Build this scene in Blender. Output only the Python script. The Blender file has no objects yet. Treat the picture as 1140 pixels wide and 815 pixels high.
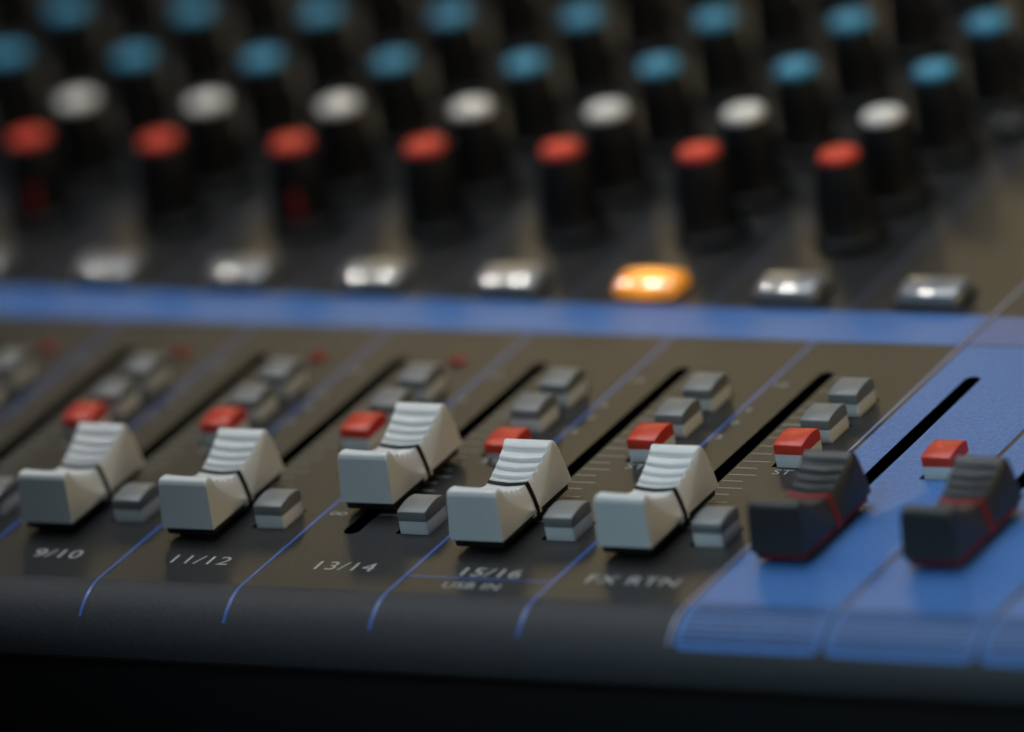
import bpy, bmesh, math, random
from mathutils import Vector
random.seed(7)
S = 0.001                     # everything below is written in millimetres
C = bpy.context.scene.collection
P, LINE = 26.0, 17.8          # channel pitch, offset of the divider line right of a slot
FRONT_Y, ROLL_R = -88.0, 10.5 # where the flat panel starts rolling over at the front

# ------------------------------------------------------------------ materials
def mat(name, col, rough=0.5, spec=0.5, bump=0.0, bump_mm=0.4, vary=0.0, coat=0.0, coat_rough=0.1,
        trans=0.0, emit=None, emit_s=0.0, ior=1.5, sss=0.0, metal=0.0):
    m = bpy.data.materials.new(name); m.use_nodes = True
    nt = m.node_tree; b = nt.nodes['Principled BSDF']
    b.inputs['Base Color'].default_value = (*col, 1); b.inputs['Roughness'].default_value = rough
    b.inputs['Specular IOR Level'].default_value = spec; b.inputs['IOR'].default_value = ior
    b.inputs['Coat Weight'].default_value = coat; b.inputs['Coat IOR'].default_value = 1.5 if coat_rough > 0.05 else 1.9; b.inputs['Coat Roughness'].default_value = coat_rough
    b.inputs['Transmission Weight'].default_value = trans; b.inputs['Metallic'].default_value = metal
    if sss:
        b.inputs['Subsurface Weight'].default_value = sss
        b.inputs['Subsurface Radius'].default_value = (0.0012, 0.001, 0.0008)
        b.inputs['Subsurface Scale'].default_value = 1.0
    if emit:
        b.inputs['Emission Color'].default_value = (*emit, 1); b.inputs['Emission Strength'].default_value = emit_s
    if bump or vary:
        tc = nt.nodes.new('ShaderNodeTexCoord')
        n = nt.nodes.new('ShaderNodeTexNoise'); n.inputs['Scale'].default_value = 1000.0 / bump_mm
        n.inputs['Detail'].default_value = 3; n.inputs['Roughness'].default_value = 0.6
        nt.links.new(tc.outputs['Object'], n.inputs['Vector'])
        if bump:
            bp = nt.nodes.new('ShaderNodeBump'); bp.inputs['Strength'].default_value = bump
            bp.inputs['Distance'].default_value = bump_mm * S * 0.3
            nt.links.new(n.outputs['Fac'], bp.inputs['Height']); nt.links.new(bp.outputs['Normal'], b.inputs['Normal'])
        if vary:
            n2 = nt.nodes.new('ShaderNodeTexNoise'); n2.inputs['Scale'].default_value = 1000.0 / (bump_mm * 1.4)
            n2.inputs['Detail'].default_value = 4
            nt.links.new(tc.outputs['Object'], n2.inputs['Vector'])
            r = nt.nodes.new('ShaderNodeMapRange'); r.inputs['From Min'].default_value = 0.3; r.inputs['From Max'].default_value = 0.7
            r.inputs['To Min'].default_value = 1 - vary; r.inputs['To Max'].default_value = 1 + vary
            nt.links.new(n2.outputs['Fac'], r.inputs['Value'])
            mx = nt.nodes.new('ShaderNodeMix'); mx.data_type = 'RGBA'; mx.blend_type = 'MULTIPLY'
            mx.inputs['Factor'].default_value = 1.0; mx.inputs[6].default_value = (*col, 1)
            nt.links.new(r.outputs['Result'], mx.inputs[7]); nt.links.new(mx.outputs[2], b.inputs['Base Color'])
    return m

PAN_ROUGH = 0.40
M = {
 'panel':  mat('painted_steel_black', (0.0105, 0.0103, 0.0100), PAN_ROUGH, 0.5, 0.30, 0.50, 0.55),
 'lip':    mat('satin_front_lip', (0.017, 0.0185, 0.0205), 0.62, 0.4, 0.20, 0.50, 0.30),
 'blue':   mat('blue_panel_print', (0.040, 0.136, 0.37), PAN_ROUGH, 0.5, 0.30, 0.50, 0.30),
 'bluelip': mat('blue_lip_print', (0.040, 0.136, 0.37), 0.62, 0.4, 0.20, 0.50, 0.25),
 'violet': mat('pale_blue_panel_print', (0.075, 0.12, 0.29), PAN_ROUGH, 0.5, 0.10, 0.55, 0.12),
 'line':   mat('blue_line_print', (0.035, 0.10, 0.34), 0.35),
 'pale':   mat('lilac_line_print', (0.20, 0.22, 0.34), 0.35),
 'blueink': mat('faint_print_on_blue', (0.13, 0.20, 0.38), 0.5),
 'faint':  mat('faint_line_print', (0.05, 0.052, 0.075), 0.35),
 'ink':    mat('light_grey_print', (0.36, 0.36, 0.34), 0.5),
 'gapline': mat('grey_gap_print', (0.045, 0.042, 0.045), 0.3),
 'groove': mat('dark_blue_print', (0.006, 0.022, 0.075), 0.5),
 'white':  mat('white_cap_plastic', (0.62, 0.62, 0.60), 0.42, 0.45, 0.05, 0.25, 0.03, sss=0.0),
 'swhite': mat('white_switch_plastic', (0.58, 0.58, 0.56), 0.4, 0.45, 0.03, 0.25, 0.03),
 'char':   mat('charcoal_cap_plastic', (0.031, 0.029, 0.027), 0.42, 0.45, 0.06, 0.25, 0.1),
 'black':  mat('black_plastic', (0.006, 0.006, 0.006), 0.45, 0.4, 0.05, 0.3),
 'knob':   mat('black_knob_rubber', (0.006, 0.006, 0.0065), 0.55, 0.3, 0.08, 0.3),
 'well':   mat('slot_interior', (0.001, 0.001, 0.001), 0.9, 0.0),
 'red':    mat('red_switch_plastic', (0.54, 0.038, 0.014), 0.38, 0.45, 0.03, 0.25, 0.04),
 'redtrim': mat('dull_red_plastic', (0.42, 0.022, 0.025), 0.45, 0.4),
 'redskirt': mat('dark_red_plastic', (0.17, 0.013, 0.016), 0.5, 0.4),
 'redknob': mat('red_knob_plastic', (0.68, 0.036, 0.016), 0.4, 0.4, 0.03, 0.3, 0.04),
 'grey':   mat('grey_switch_plastic', (0.165, 0.166, 0.160), 0.42, 0.45, 0.04, 0.25, 0.06),
 'whiteknob': mat('pale_knob_plastic', (0.80, 0.76, 0.69), 0.42, 0.4, 0.03, 0.3, 0.03),
 'blueknob': mat('teal_blue_knob_plastic', (0.034, 0.30, 0.47), 0.42, 0.4, 0.03, 0.3, 0.04),
 'lens':   mat('smoked_clear_plastic', (0.26, 0.26, 0.27), 0.38, 0.3, coat=1.0, coat_rough=0.03, trans=0.35),
 'amber':  mat('lit_amber_plastic', (0.75, 0.24, 0.02), 0.38, 0.3, coat=1.0, coat_rough=0.03, emit=(1.0, 0.36, 0.035), emit_s=0.75),
 'led':    mat('red_led_plastic', (0.30, 0.012, 0.012), 0.25, 0.5),
 'chassis': mat('black_chassis_paint', (0.004, 0.0038, 0.0036), 0.6, 0.25, 0.1, 0.6),
 'table':  mat('dark_stained_wood', (0.020, 0.016, 0.013), 0.45, 0.4, 0.2, 6.0, 0.3),
}

# ------------------------------------------------------------------ mesh helpers
def link(name, bm, m, parent=None, smooth=True, angle=35, loc=None):
    me = bpy.data.meshes.new(name)
    bmesh.ops.recalc_face_normals(bm, faces=bm.faces)
    for v in bm.verts: v.co *= S
    for f in bm.faces: f.smooth = smooth
    if smooth:
        for e in bm.edges:
            if len(e.link_faces) == 2:
                big = max(len(f.verts) for f in e.link_faces) > 8
                if e.calc_face_angle(0) > math.radians(8 if big else angle): e.smooth = False
    bm.to_mesh(me); bm.free()
    for x in (m if isinstance(m, (list, tuple)) else [m]): me.materials.append(x)
    o = bpy.data.objects.new(name, me); C.objects.link(o); o.parent = parent
    if loc: o.location = Vector(loc) * S
    return o

def empty(name, loc, parent=None):
    o = bpy.data.objects.new(name, None); C.objects.link(o)
    o.empty_display_size = 0.01; o.location = Vector(loc) * S; o.parent = parent
    return o

def copy_part(o, loc, parent, label=None):
    """A part and its sub-parts, copied; mesh data is shared."""
    c = o.copy(); C.objects.link(c); c.parent = parent; c.location = Vector(loc) * S
    if 'label' in c: del c['label']
    if label: c['label'] = label
    for ch in o.children:
        k = ch.copy(); C.objects.link(k); k.parent = c
    return c

def loft(bm, rings, closed=True, caps=True):
    vs = [[bm.verts.new(p) for p in r] for r in rings]
    n = len(rings[0])
    for a, b in zip(vs, vs[1:]):
        for k in range(n if closed else n - 1):
            j = (k + 1) % n
            bm.faces.new((a[k], a[j], b[j], b[k]))
    if caps:
        bm.faces.new(vs[0]); bm.faces.new(list(reversed(vs[-1])))
    return vs

def box(bm, x0, x1, y0, y1, z0, z1, bev=0.0, seg=2):
    t = bmesh.new(); bmesh.ops.create_cube(t, size=1)
    for v in t.verts:
        v.co = Vector(((x0 + x1) / 2 + v.co.x * (x1 - x0), (y0 + y1) / 2 + v.co.y * (y1 - y0), (z0 + z1) / 2 + v.co.z * (z1 - z0)))
    if bev: bmesh.ops.bevel(t, geom=t.edges[:], offset=bev, segments=seg, affect='EDGES', profile=0.5)
    me = bpy.data.meshes.new('tmp'); t.to_mesh(me); t.free(); bm.from_mesh(me); bpy.data.meshes.remove(me)

def quad(bm, pts): bm.faces.new([bm.verts.new(p) for p in pts])

def roll(y):
    """Height and surface point of the panel at arc-length coordinate y (flat behind FRONT_Y, rolled over in front)."""
    if y >= FRONT_Y: return y, 0.0
    a = (FRONT_Y - y) / ROLL_R
    return FRONT_Y - ROLL_R * math.sin(a), -ROLL_R * (1 - math.cos(a))

def normal_off(y, h):
    py, pz = roll(y)
    if y >= FRONT_Y: return py, pz + h
    a = (FRONT_Y - y) / ROLL_R
    return py - h * math.sin(a), pz + h * math.cos(a)

def ribbon(bm, x0, x1, ya, yb, h, xf=None):
    """A printed strip that follows the panel from ya (far) to yb (near), h above it."""
    ys = [ya]
    if yb < FRONT_Y:
        if ya > FRONT_Y: ys.append(FRONT_Y)
        k = max(2, int((min(ya, FRONT_Y) - yb) / 0.8)); s = min(ya, FRONT_Y)
        ys += [s + (yb - s) * q / k for q in range(1, k + 1)]
    else: ys.append(yb)
    prev = None
    for y in ys:
        py, pz = normal_off(y, h)
        a, b = (x0, x1) if xf is None else xf(y)
        row = (bm.verts.new((a, py, pz)), bm.verts.new((b, py, pz)))
        if prev: bm.faces.new((prev[0], prev[1], row[1], row[0]))
        prev = row

def slot_loop(i, z, grow=0.0):
    """Fader slot: 2.7 mm wide with rounded ends."""
    r, x, y1, y0 = 1.38 + grow, P * i, -1.0, -66.5
    pts = [(x + r * math.cos(t), y1 + r * math.sin(t), z) for t in [math.pi * k / 10 for k in range(11)]]
    return pts + [(x + r * math.cos(t), y0 + r * math.sin(t), z) for t in [math.pi + math.pi * k / 10 for k in range(11)]]

def rect_loop(x0, x1, y0, y1, z): return [(x0, y0, z), (x1, y0, z), (x1, y1, z), (x0, y1, z)]

def plate_with_holes(bm, outer, holes, z):
    edges = []
    for lp in [outer] + holes:
        vs = [bm.verts.new((p[0], p[1], z)) for p in lp]
        edges += [bm.edges.new((vs[k], vs[(k + 1) % len(vs)])) for k in range(len(vs))]
    bmesh.ops.triangle_fill(bm, use_beauty=True, use_dissolve=False, edges=edges, normal=(0, 0, 1))

def well(bm, loop, depth):
    top = [bm.verts.new(p) for p in loop]; bot = [bm.verts.new((p[0], p[1], -depth)) for p in loop]
    n = len(loop)
    for k in range(n): bm.faces.new((top[k], top[(k + 1) % n], bot[(k + 1) % n], bot[k]))
    bm.faces.new(bot)

# ------------------------------------------------------------------ the console
console = empty('mixing_console', (90, -60, -52))
console['label'] = 'black audio mixing console with white faders, coloured knobs and a blue end section'
console['category'] = 'mixing console'
base = Vector(console.location)
root = empty('console_surface', (0, 0, 0)); bpy.data.objects.remove(root)      # (parts sit directly under the console)
OFF = (-90, 60, 52)
def part(name, bm, m, loc=(0, 0, 0), label=None, smooth=True, angle=35):
    o = link(name, bm, m, console, smooth, angle, tuple(Vector(loc) + Vector(OFF)))
    if label: o['label'] = label
    return o
def place(o, loc, label=None): return copy_part(o, tuple(Vector(loc) + Vector(OFF)), console, label)

X0, X1, YB = -150.0, 234.0, 215.0
SLOTS = list(range(-3, 9))
SW = []                                    # switch positions: (x of the left edge, y of the front edge)
for i in range(-3, 6):
    SW += [(P * i + 8.25, -36.4, 'red'), (P * i + 8.25, -26.6, 'grey'), (P * i + 8.25, -16.4, 'grey'), (P * i + 8.7, -66.7, 'grey')]
SW += [(P * 6 + 9.2, -38.9, 'red'), (P * 7 + 9.2, -38.9, 'red')]
SWW, SWL = 5.1, 6.6
def sw_hole(x, y, z=0.0): return rect_loop(x - 0.75, x + SWW + 0.3, y - 0.35, y + SWL + 0.4, z)
BX0 = LINE + P * 5 + 1.0                   # left edge of the blue section
BY1 = 12.4                                 # its far edge

bm = bmesh.new()
holes = [slot_loop(i, 0) for i in SLOTS] + [sw_hole(x, y) for x, y, _ in SW]
plate_with_holes(bm, rect_loop(X0, X1, FRONT_Y, YB, 0), holes, 0)
for lp in holes: well(bm, lp, 5.0 if len(lp) > 4 else 3.0)
for f in bm.faces: f.material_index = 0
for f in bm.faces:
    if f.calc_center_median().z < -0.01: f.material_index = 1
nf = len(bm.faces); END = FRONT_Y - ROLL_R * math.radians(80)
ribbon(bm, X0, X1, FRONT_Y, END, 0)
py, pz = roll(END)                         # the edge turns under
prev = [(x, py, pz) for x in (X0, X1)]
for dy, dz in ((0.25, -0.55), (0.8, -0.85), (1.6, -0.9), (4.0, -0.9)):
    cur = [(x, py + dy, pz + dz) for x in (X0, X1)]
    quad(bm, (prev[0], prev[1], cur[1], cur[0])); prev = cur
bm.faces.ensure_lookup_table()
for f in bm.faces[nf:]: f.material_index = 2
bmesh.ops.remove_doubles(bm, verts=bm.verts, dist=1e-4)
part('top_panel', bm, [M['panel'], M['well'], M['lip']], angle=30)

bm = bmesh.new()
box(bm, X0 + 1, X1 - 1, FRONT_Y - ROLL_R + 3.0, YB - 1, -50, pz - 0.95, 0.8)
part('chassis', bm, M['chassis'])

# blue print: the cross band, the pale band beside it, and one field per blue channel
bm = bmesh.new(); ribbon(bm, X0 + 0.5, LINE + P * 5 - 0.4, 24.6, 12.4, 0.05)
part('blue_band', bm, M['blue'])
bm = bmesh.new(); ribbon(bm, LINE + P * 5 + 0.9, X1 - 0.5, 24.2, 12.9, 0.05)
part('blue_band', bm, M['violet'], label='paler violet stretch of the band beyond the blue section')
BEND = FRONT_Y - 9.2
for i in (6, 7, 8):
    x0 = LINE + P * (i - 1) + (1.0 if i == 6 else 0.45); x1 = LINE + P * i - 0.45
    bm = bmesh.new()
    hs = [slot_loop(i, 0, 0.02)] + [sw_hole(x, y) for x, y, _ in SW if x0 < x < x1]
    plate_with_holes(bm, rect_loop(x0, x1, FRONT_Y, BY1, 0), hs, 0.05)
    def corner(y, x0=x0, x1=x1):
        d = y - BEND                       # rounded front corners
        c = 0.0 if d > 1.2 else 1.2 - math.sqrt(max(0, 1.44 - (1.2 - d) ** 2))
        return x0 + c, x1 - c
    nf = len(bm.faces); ribbon(bm, x0, x1, FRONT_Y, BEND, 0.05, corner)
    bm.faces.ensure_lookup_table()
    for f in bm.faces[nf:]: f.material_index = 1
    bmesh.ops.remove_doubles(bm, verts=bm.verts, dist=1e-3)
    field = part('blue_field', bm, [M['blue'], M['bluelip']])
    bm = bmesh.new()                       # fine darker lines across its rolled-over front
    for k in range(8):
        y = FRONT_Y + 0.7 - k * 1.16
        ribbon(bm, x0 + 1.0, x1 - 1.0, y, y - 0.58, 0.09)
    link('fine_stripes', bm, M['groove'], field)

for i in range(-4, 9):
    x = LINE + P * i
    bm = bmesh.new()
    if i < 5:
        ribbon(bm, x - 0.28, x + 0.28, 12.0, FRONT_Y - 8.4, 0.06)
        part('channel_line', bm, M['line'])
        bm = bmesh.new(); ribbon(bm, x - 0.45, x + 0.45, YB - 2, 24.9, 0.06)
        part('channel_line', bm, M['faint'], label='faint line between the knob columns')
    elif i == 5:
        ribbon(bm, x - 0.2, x + 0.25, YB - 2, FRONT_Y - 8.6, 0.06)
        part('channel_line', bm, M['pale'], label='pale line along the edge of the blue section')

# ------------------------------------------------------------------ lettering
def lettering(name, lines, m, label=None, center=True):
    """lines: (text, x, y, size, stretch); one flat mesh of print on the panel."""
    bm = bmesh.new()
    for txt, x, y, size, st in lines:
        cu = bpy.data.curves.new('print', 'FONT'); cu.body = txt; cu.size = size; cu.space_character = 1.05
        cu.align_x = 'CENTER' if center else 'LEFT'; cu.resolution_u = 3
        o = bpy.data.objects.new('print', cu); C.objects.link(o)
        me = bpy.data.meshes.new_from_object(o.evaluated_get(bpy.context.evaluated_depsgraph_get()))
        bpy.data.objects.remove(o); bpy.data.curves.remove(cu)
        t = bmesh.new(); t.from_mesh(me); bpy.data.meshes.remove(me)
        for v in t.verts: v.co = Vector((x + v.co.x * st, y + v.co.y, 0.07))
        me = bpy.data.meshes.new('tmp'); t.to_mesh(me); t.free(); bm.from_mesh(me); bpy.data.meshes.remove(me)
    return part(name, bm, m, smooth=False, label=label)

for i, txt in ((1, '9/10'), (2, '11/12'), (3, '13/14'), (4, '15/16'), (0, '7/8')):
    lettering('channel_name', [(txt, P * i + 5.6, -81.3, 4.3, 1.12)], M['ink'], label='%s printed below its fader' % txt)
lettering('channel_name', [('USB IN', P * 4 + 4.9, -85.9, 3.1, 1.05)], M['ink'], label='small USB IN printed under 15/16')
lettering('channel_name', [('FX RTN', P * 5 + 4.9, -81.8, 4.1, 1.12)], M['ink'], label='FX RTN printed below the last white fader')
bm = bmesh.new(); ribbon(bm, LINE + P * 3 + 0.4, LINE + P * 4 - 0.4, -82.0, -82.35, 0.06)
part('name_rule', bm, M['line'])

TICKS = [(-2.2, 0, 0), (-7.2, 0, 0), (-12.2, 0, 0), (-15.0, 1, 0), (-17.8, 0, 0), (-20.6, 1, 1), (-23.1, 0, 0), (-25.8, 1, 0), (-29.0, 0, 0), (-32.0, 0, 0), (-35.0, 1, 0),
         (-37.6, 0, 0), (-40.2, 1, 0), (-42.6, 0, 0), (-45.3, 1, 0), (-47.7, 0, 0), (-50.7, 1, 0), (-53.2, 0, 0), (-55.6, 1, 0), (-58.0, 0, 0), (-60.4, 1, 0)]
for i in range(-3, 9):
    bm = bmesh.new()
    for y, long_, thick in TICKS:
        w = 0.17 if thick else 0.10
        if i > 5: w *= 0.8
        quad(bm, [(P * i + a, y + b, 0.07) for a, b in ((1.75, -w), (6.6 if long_ else 5.4, -w), (6.6 if long_ else 5.4, w), (1.75, w))])
    part('fader_scale', bm, M['ink'] if i < 6 else M['blueink'], smooth=False)
    NUM = [('10', -6.0, -6.2), ('5', -6.7, -16.3), ('0', -6.7, -21.4), ('5', -6.7, -27.0), ('10', -6.3, -36.2), ('15', -6.3, -41.2),
           ('20', -6.3, -46.2), ('30', -6.3, -51.4), ('40', -6.3, -56.4), ('\u221e', -5.6, -61.6)]
    lettering('scale_numbers', [(a, P * i + b, c, 2.3 if a != '\u221e' else 3.2, 1.15) for a, b, c in NUM], M['ink'] if i < 6 else M['blueink'])
    if i < 6:
        lettering('switch_name', [('ST', P * i + 10.4, -39.5, 2.6, 1.2)], M['ink'])
        lettering('switch_name', [('PFL', P * i + 11.0, -29.6, 1.9, 1.1)], M['ink'])

# ------------------------------------------------------------------ fader caps
def saddle(y):
    """Height of the finger saddle (without ribs) along the cap, -10.5 (front ridge) .. 9 (rear ridge)."""
    t = (y + 0.9) / 9.9 if y >= -0.9 else (y + 0.9) / 9.6
    return 6.55 + 3.7 * abs(t) ** 1.55

def make_fader(loc, body_m, trim_m, skirt_m):
    st = [(-11.75, 2.1, 0), (-11.6, 2.1 + 2.0, 0)]
    # stations: y, top height
    ys = []
    ys.append((-11.9, None))
    bm = bmesh.new()
    stations = []                                                      # (y_top, z_top, y_bottom)
    stations.append((-11.25, 9.2)); stations.append((-11.1, 9.75)); stations.append((-10.75, 10.1)); stations.append((-10.2, 10.2)); stations.append((-9.1, 10.1))
    # ribs: four steps on each flank, cut as grooves across the thumb rest
    ribs_f = [-7.9, -6.2, -4.5, -2.9]; ribs_r = [1.9, 3.7, 5.45, 7.25]
    def groove(yc, sgn):                                              # one step: a tread and a riser facing the front
        out = [(yc + sgn * d, saddle(yc + sgn * d) + dz, dz) for d, dz in
               ((-1.0, 0.16), (-0.55, -0.02), (-0.16, -0.34), (0.02, -0.34), (0.14, 0.20), (0.36, 0.28))]
        return out if sgn > 0 else out[::-1]
    for y in ribs_f: stations += groove(y, -1)
    stations += [(-1.6, saddle(-1.6)), (-0.9, saddle(-0.9)), (-0.3, saddle(-0.3)), (0.3, saddle(0.3)), (0.8, saddle(0.8))]
    for y in ribs_r: stations += groove(y, 1)
    stations += [(8.35, 10.02), (8.75, 10.2), (9.2, 10.12), (9.6, 9.75), (9.85, 9.2)]
    rings = []
    def ring(yt, zt, yb, k, dz=0.0):
        """Cross-section: from bottom left up over the top and down to bottom right."""
        zb = 2.1
        wb = 4.65
        
        t = min(1.0, abs(yt + 0.9) / (9.75 if yt > -0.9 else 9.5)); u = 1 - t
        hol = 0.42 * min(1.0, u * 3.5)                    # the rest is hollowed across
        inset = 0.30 + 1.05 * u ** 0.85                   # a curved flank runs from the ridges down to the index line
        drop = 0.28 + (4.3 if yt > -0.9 else 3.6) * u ** 0.85
        zr, zt = zt, zt - dz                              # the flank itself is smooth: only the rest is stepped
        wo = wb - 0.035 * (zt - drop - zb)
        pts = []
        for s in (-1, 1):
            x1 = wo - inset
            side = [(s * wb, yb, zb), (s * (wb * 0.6 + wo * 0.4), yb + (yt - yb) * 0.35, zb + (zt - drop - zb) * 0.4),
                    (s * (wo + 0.03), yb + (yt - yb) * 0.85, zt - drop - 0.12 * (zt - drop - zb)), (s * (wo - 0.04), yt, zt - drop),
                    (s * (wo - inset * 0.30), yt, zt - drop * 0.62), (s * (wo - inset * 0.62), yt, zt - drop * 0.28), (s * (wo - inset * 0.88), yt, zt - drop * 0.06),
                    (s * x1, yt, zt + dz * 0.5), (s * (x1 - 0.22), yt, zr - hol * 0.16), (s * x1 * 0.6, yt, zr - hol * 0.62)]
            pts.append(side)
        return pts[0] + [(0, yt, zr - hol)] + list(reversed(pts[1]))
    for yt, zt, dz in [q if len(q) == 3 else (*q, 0.0) for q in stations]:
        # the bottom outline runs 11.9 mm to the front and 12 mm to the rear of the slot centre
        t = (yt + 11.25) / (9.85 + 11.25)
        yb = -11.9 + t * (12.0 + 11.9)
        rings.append(ring(yt, zt, yb, t, dz))
    loft(bm, rings, closed=True, caps=True)
    # bottom: close the loft's underside is done by the ring itself (last to first point)
    cap = part('fader', bm, body_m, loc, angle=52)
    # index line: a band that runs over the saddle and down both sides
    bm = bmesh.new(); rs = []
    for y in (-0.25, 0.72):
        z = saddle(y) + 0.04
        base_ring = ring(y, z, -0.25 if y < 0.2 else 0.72, 0)
        rs.append([(p[0] * 1.012, p[1], p[2] + 0.03) for p in base_ring])
    low = [[(r[0][0], r[0][1], 1.3)] + r + [(r[-1][0], r[-1][1], 1.3)] for r in rs]
    loft(bm, low, closed=False, caps=False)
    for r in (0,):
        pass
    bmesh.ops.solidify(bm, geom=bm.faces[:], thickness=-0.12)
    link('index_line', bm, trim_m, cap)
    # skirt under the cap, and the white tabs beside the index line
    bm = bmesh.new(); box(bm, -4.25, 4.25, -11.4, 11.4, 0.75, 2.12, 0.3)
    link('skirt', bm, skirt_m, cap)
    bm = bmesh.new()
    for s in (-1, 1):
        box(bm, s * 4.32 - 0.3, s * 4.32 + 0.3, -1.2, -0.1, 1.35, 2.3, 0.1)
        box(bm, s * 4.32 - 0.3, s * 4.32 + 0.3, 0.55, 1.6, 1.35, 2.3, 0.1)
    link('side_tab', bm, body_m, cap)
    bm = bmesh.new(); box(bm, -0.6, 0.6, -3.0, 3.0, -4.9, 0.8)
    link('stem', bm, M['well'], cap)
    return cap

FY = -61.0
white = make_fader((P * 2, FY, 0), M['white'], M['black'], M['black'])
white['label'] = 'white fader above the 11/12 mark'
for i, y, lab in ((1, FY, 'white fader out of focus above the 9/10 mark'), (3, FY + 12.3, 'white fader pushed a little higher than its neighbours, above 13/14'),
                  (4, FY, 'white fader above 15/16 and USB IN'), (5, FY, 'white fader above FX RTN, last before the blue section'), (0, FY, None), (-1, FY, None)):
    if lab: place(white, (P * i, y, 0), lab)
dark = make_fader((P * 6 + 0.6, FY, 0), M['char'], M['redtrim'], M['redskirt'])
dark['label'] = 'charcoal fader with red index line beside the white ones'
place(dark, (P * 7 + 0.6, FY, 0), 'charcoal fader with red index line, farther along the blue section')

# ------------------------------------------------------------------ push switches
def make_switch(top_m):
    bm = bmesh.new(); box(bm, 0.05, SWW - 0.05, 0.05, SWL - 0.05, -2.9, 2.07, 0.08)
    body_rings = None
    sw = part('push_switch', bm, M['swhite'])
    prof = [(0, 2.05), (0, 3.45), (0.06, 3.6), (0.2, 3.7), (1.3, 3.98), (2.6, 4.2), (3.9, 4.28), (5.0, 4.24), (5.9, 4.08), (6.35, 3.9), (6.55, 3.65), (SWL, 3.3), (SWL, 2.05)]
    bm = bmesh.new()
    cy, cz = SWL / 2, 3.0
    rings = []
    for x, g in ((0, 0.16), (0.05, 0.05), (0.16, 0.0), (SWW - 0.16, 0.0), (SWW - 0.05, 0.05), (SWW, 0.16)):
        rings.append([(x, y + (g if y < cy else -g), z - (g if z > 3.3 else 0) + (0 if z > 2 else 0)) for y, z in prof])
    loft(bm, rings)
    link('switch_cap', bm, top_m, sw)
    return sw
protos = {'red': make_switch(M['red']), 'grey': make_switch(M['grey'])}
used = set()
for x, y, k in SW:
    i = int((x - 8) // P)
    dz = -1.75 if (k == 'red' and i == 3) else 0.0
    lab = None
    if k == 'red':
        lab = 'red switch on white base' + (' pressed down' if dz else '')
    if k not in used:
        used.add(k); o = protos[k]; o.location = (Vector((x, y, dz)) + Vector(OFF)) * S
        if lab: o['label'] = lab
    else: place(protos[k], (x, y, dz), lab)

# ------------------------------------------------------------------ rotary knobs
def lathe(bm, prof, n=54, flute=None):
    rings = []
    for r, z in prof:
        ring = []
        for k in range(n):
            a = 2 * math.pi * k / n
            rr = r + (flute(a, z) if flute else 0)
            ring.append((rr * math.cos(a), rr * math.sin(a), z))
        rings.append(ring)
    loft(bm, rings)

def make_knob(cap_m, pointer_m):
    bm = bmesh.new()
    fl = lambda a, z: (0.16 * math.cos(18 * a) if 2.2 < z < 13.6 else 0.0)
    lathe(bm, [(6.3, 0.4), (6.4, 0.9), (6.2, 1.5), (5.5, 2.0), (5.15, 2.6), (4.9, 6), (4.55, 10), (4.15, 14.2), (3.9, 14.75)], 72, fl)
    k = part('rotary_knob', bm, M['knob'])
    bm = bmesh.new()
    lathe(bm, [(3.4, 14.4), (3.45, 15.2), (3.35, 15.6), (3.1, 15.85), (2.7, 15.97), (1.5, 16.03), (0.2, 16.04)], 48)
    link('knob_cap', bm, cap_m, k)
    bm = bmesh.new(); box(bm, -0.6, 0.6, 4.3, 5.2, 2.6, 8.0, 0.1)
    for v in bm.verts: v.co.y -= (v.co.z - 2.8) * 0.055
    link('pointer', bm, pointer_m, k)
    return k
KN = {'red': make_knob(M['redknob'], M['redtrim']), 'white': make_knob(M['whiteknob'], M['whiteknob']), 'blue': make_knob(M['blueknob'], M['blueknob'])}
KLAB = {'red': 'black knob with a red cap', 'white': 'black knob with a pale cap', 'blue': 'black knob with a blue cap'}
used = set()
for col, y, rng in (('red', 53.9, range(-3, 5)), ('white', 71.2, range(-4, 5)), ('blue', 91.5, range(-4, 5)), ('blue', 113.3, range(-5, 5)), ('blue', 135.5, range(-5, 5)), ('blue', 158, range(-5, 5))):
    for i in range(rng.start, rng.stop):
        x = P * i + 4.75
        if col not in used: used.add(col); o = KN[col]; o.location = (Vector((x, y, 0)) + Vector(OFF)) * S; o['label'] = KLAB[col]
        else: o = place(KN[col], (x, y, 0), KLAB[col])
        o.rotation_euler.z = math.radians(random.uniform(-35, 35))
        if col == 'red' and i in (-2, 0): o.rotation_euler.z = math.radians(200)

# ------------------------------------------------------------------ illuminated buttons
def make_lens(m, name):
    bm = bmesh.new(); rings = []
    prof = [(-4.35, 0.0), (-4.45, 1.2), (-4.4, 1.9), (-4.2, 2.32)]
    prof += [(0.6 - 8.5 * math.sin(math.radians(t)) , 4.45 - 8.5 * (1 - math.cos(math.radians(t)))) for t in (34, 30, 26, 22, 18, 14, 10, 5, 0)]
    prof += [(2.0, 4.38), (3.0, 4.0), (3.6, 3.2), (3.8, 2.0), (3.8, 0.0)]
    for k in range(29):
        x = -5.7 + 11.4 * k / 28
        e = abs(x) / 5.7
        g = 1.0 if e < 0.8 else math.sqrt(max(0.0, 1 - ((e - 0.8) / 0.2) ** 2 * 0.62))
        bow = (x * x) / 55.0
        rings.append([(x, (y * (0.55 + 0.45 * g)) + (bow if y < 0 else -bow * 0.3), z * (0.42 + 0.58 * g) - bow * 0.35 * (z > 0.5)) for y, z in prof])
    rings = [[(x, y * 0.92, z * 0.76) for x, y, z in r] for r in rings]
    loft(bm, rings)
    return part(name, bm, m, angle=60)
lens = make_lens(M['lens'], 'lit_button')
bm = bmesh.new(); box(bm, -6.0, 6.0, -4.2, 4.2, -0.3, 0.45, 0.2); link('bezel', bm, M['black'], lens)
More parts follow.
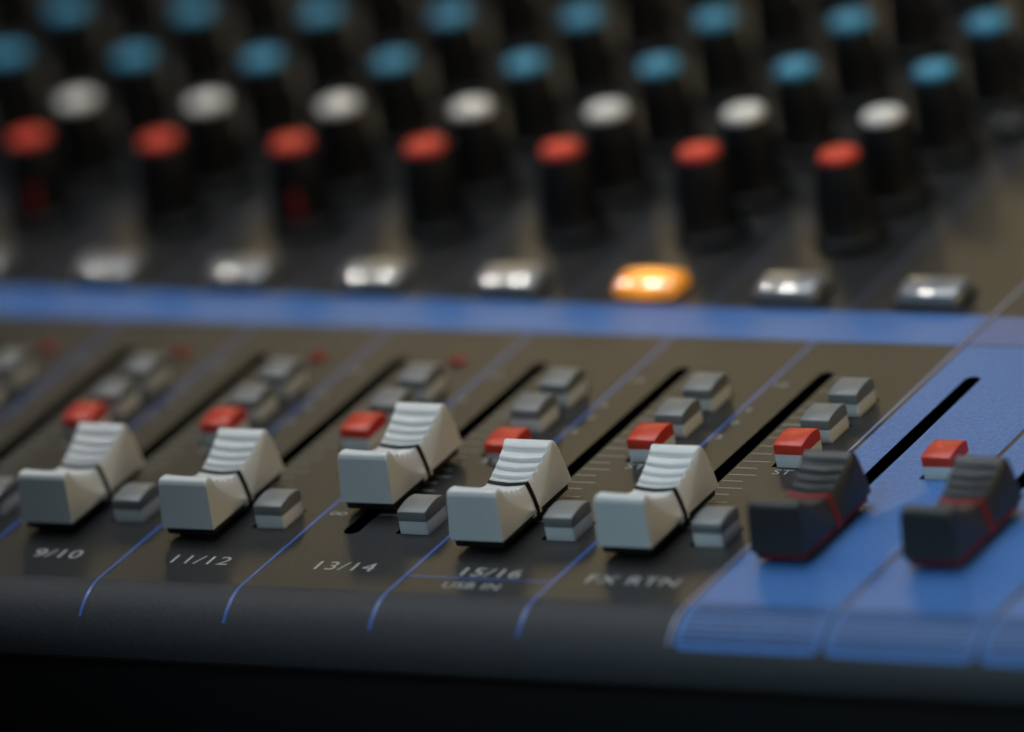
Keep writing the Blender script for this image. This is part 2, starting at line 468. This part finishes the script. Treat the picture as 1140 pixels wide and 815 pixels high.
nt = M['amber'].node_tree                  # the little lamp under the lens: hottest in the middle
tc = nt.nodes.new('ShaderNodeTexCoord'); vm = nt.nodes.new('ShaderNodeVectorMath'); vm.operation = 'DISTANCE'
vm.inputs[1].default_value = (0.0006, -0.0006, 0.0032); nt.links.new(tc.outputs['Object'], vm.inputs[0])
for sock, lo, hi in (('Emission Strength', 1.55, 0.42),):
    mr = nt.nodes.new('ShaderNodeMapRange'); mr.interpolation_type = 'SMOOTHSTEP'
    mr.inputs['From Min'].default_value = 0.0; mr.inputs['From Max'].default_value = 0.0062
    mr.inputs['To Min'].default_value = lo; mr.inputs['To Max'].default_value = hi
    nt.links.new(vm.outputs['Value'], mr.inputs['Value']); nt.links.new(mr.outputs['Result'], nt.nodes['Principled BSDF'].inputs[sock])
amber = make_lens(M['amber'], 'lit_button'); amber['label'] = 'round edged button glowing amber'
bm = bmesh.new(); box(bm, -6.0, 6.0, -4.2, 4.2, -0.3, 0.45, 0.2); link('bezel', bm, M['black'], amber)
first = True
for i in range(-3, 6):
    loc = (P * i + 5.0, 30.6, 0)
    if i == 3: amber.location = (Vector(loc) + Vector(OFF)) * S
    elif first: lens.location = (Vector(loc) + Vector(OFF)) * S; first = False; lens['label'] = 'unlit clear button'
    else: place(lens, loc, 'unlit clear button')

# small red signal lamps at the far end of the fader panel
def make_led():
    bm = bmesh.new(); box(bm, -1.3, 1.3, -1.0, 1.0, -0.2, 0.7, 0.3); return part('peak_lamp', bm, M['led'])
led = make_led(); led.location = (Vector((P * 2 + 10.6, -0.6, 0)) + Vector(OFF)) * S
for i in (-2, -1, 0, 1): place(led, (P * i + 10.6, -0.9, 0))

# grey slide switch peeping out beside the last knob column
bm = bmesh.new(); box(bm, -3.2, 3.2, -3.2, 3.2, -0.2, 3.0, 0.9, 3)
part('slide_switch', bm, M['char'], (P * 4 + 12.5, 101.5, 0))

# ------------------------------------------------------------------ table under the console
bm = bmesh.new(); box(bm, -900, 1100, -500, 700, -82, -52.05, 2.0)
t = link('tabletop', bm, M['table']); t['kind'] = 'structure'
t['label'] = 'dark tabletop under the mixing console'; t['category'] = 'tabletop'

# ------------------------------------------------------------------ light
def area(name, loc, target, w, h, power, col, shape='RECTANGLE', spread=180):
    l = bpy.data.lights.new(name, 'AREA'); l.shape = shape; l.size = w; l.size_y = h
    l.energy = power; l.color = col; l.spread = math.radians(spread)
    o = bpy.data.objects.new(name, l); C.objects.link(o); o.location = loc
    o.rotation_euler = (Vector(target) - Vector(loc)).to_track_quat('-Z', 'Y').to_euler()
    return o
ctr = (0.09, -0.03, 0.0)
# low warm lights of the room behind the console (their sheen lies on the satin panel)
area('room_lamp', (-0.68, 1.30, 0.55), (0.16, 0.0, 0.0), 0.16, 0.14, 0.53, (1.0, 0.77, 0.38))
area('room_lamp', (-0.34, 1.30, 0.54), (0.16, 0.0, 0.0), 0.24, 0.20, 0.50, (1.0, 0.77, 0.38))
# cool light overhead
area('overhead_lamp', (-0.02, 0.16, 1.0), (0.11, -0.02, 0.0), 0.85, 0.75, 7.7, (0.84, 0.92, 1.0))
# cool spot in front; its beam ends before the far left faders
l = bpy.data.lights.new('front_spot', 'SPOT'); l.energy = 2.6; l.color = (0.64, 0.80, 1.0); l.shadow_soft_size = 0.03
l.spot_size = math.radians(17.5); l.spot_blend = 0.3
o = bpy.data.objects.new('front_spot', l); C.objects.link(o); o.location = (0.25, -1.05, 0.36)
o.rotation_euler = (Vector((0.196, -0.07, 0.0)) - o.location).to_track_quat('-Z', 'Y').to_euler()
# broad dim cool fill light, added high in front to lift the rolled edge
area('front_fill', (0.08, -0.80, 0.75), (0.250, -0.09, 0.0), 0.30, 0.30, 0.090, (0.50, 0.82, 1.0), spread=18)
# warm lamp at the right
area('side_lamp', (0.95, -0.02, 0.32), (0.09, -0.05, 0.0), 0.30, 0.30, 1.5, (1.0, 0.76, 0.37))
# two ceiling spots
for x, p in ((-0.54, 0.016), (-0.86, 0.020)):
    area('ceiling_spot', (x, 0.48, 1.30), (0.05, 0.06, 0.0), 0.04, 0.04, p, (1.0, 0.93, 0.85), 'DISK', 13)

w = bpy.data.worlds.new('World'); bpy.context.scene.world = w; w.use_nodes = True
w.node_tree.nodes['Background'].inputs['Color'].default_value = (0.48, 0.66, 0.95, 1)
w.node_tree.nodes['Background'].inputs['Strength'].default_value = 0.022

# ------------------------------------------------------------------ camera
cd = bpy.data.cameras.new('camera'); cam = bpy.data.objects.new('camera', cd); C.objects.link(cam)
cam.location = (0.8594489, -1.3136816, 0.5873962)
cam.rotation_euler = (1.1988244, 0.1665491, 0.4752766)
cd.sensor_width = 36; cd.lens = 1000 * math.exp(2.4188217) / 1140 * 36
cd.clip_start = 0.05; cd.clip_end = 50
cd.dof.use_dof = True; cd.dof.focus_distance = 1.578; cd.dof.aperture_fstop = cd.lens / 54.0
sc = bpy.context.scene; sc.camera = cam
sc.view_settings.view_transform = 'Standard'; sc.view_settings.look = 'None'
sc.view_settings.exposure = 0; sc.view_settings.gamma = 1
sc.cycles.use_denoising = True
sc.cycles.sample_clamp_indirect = 4
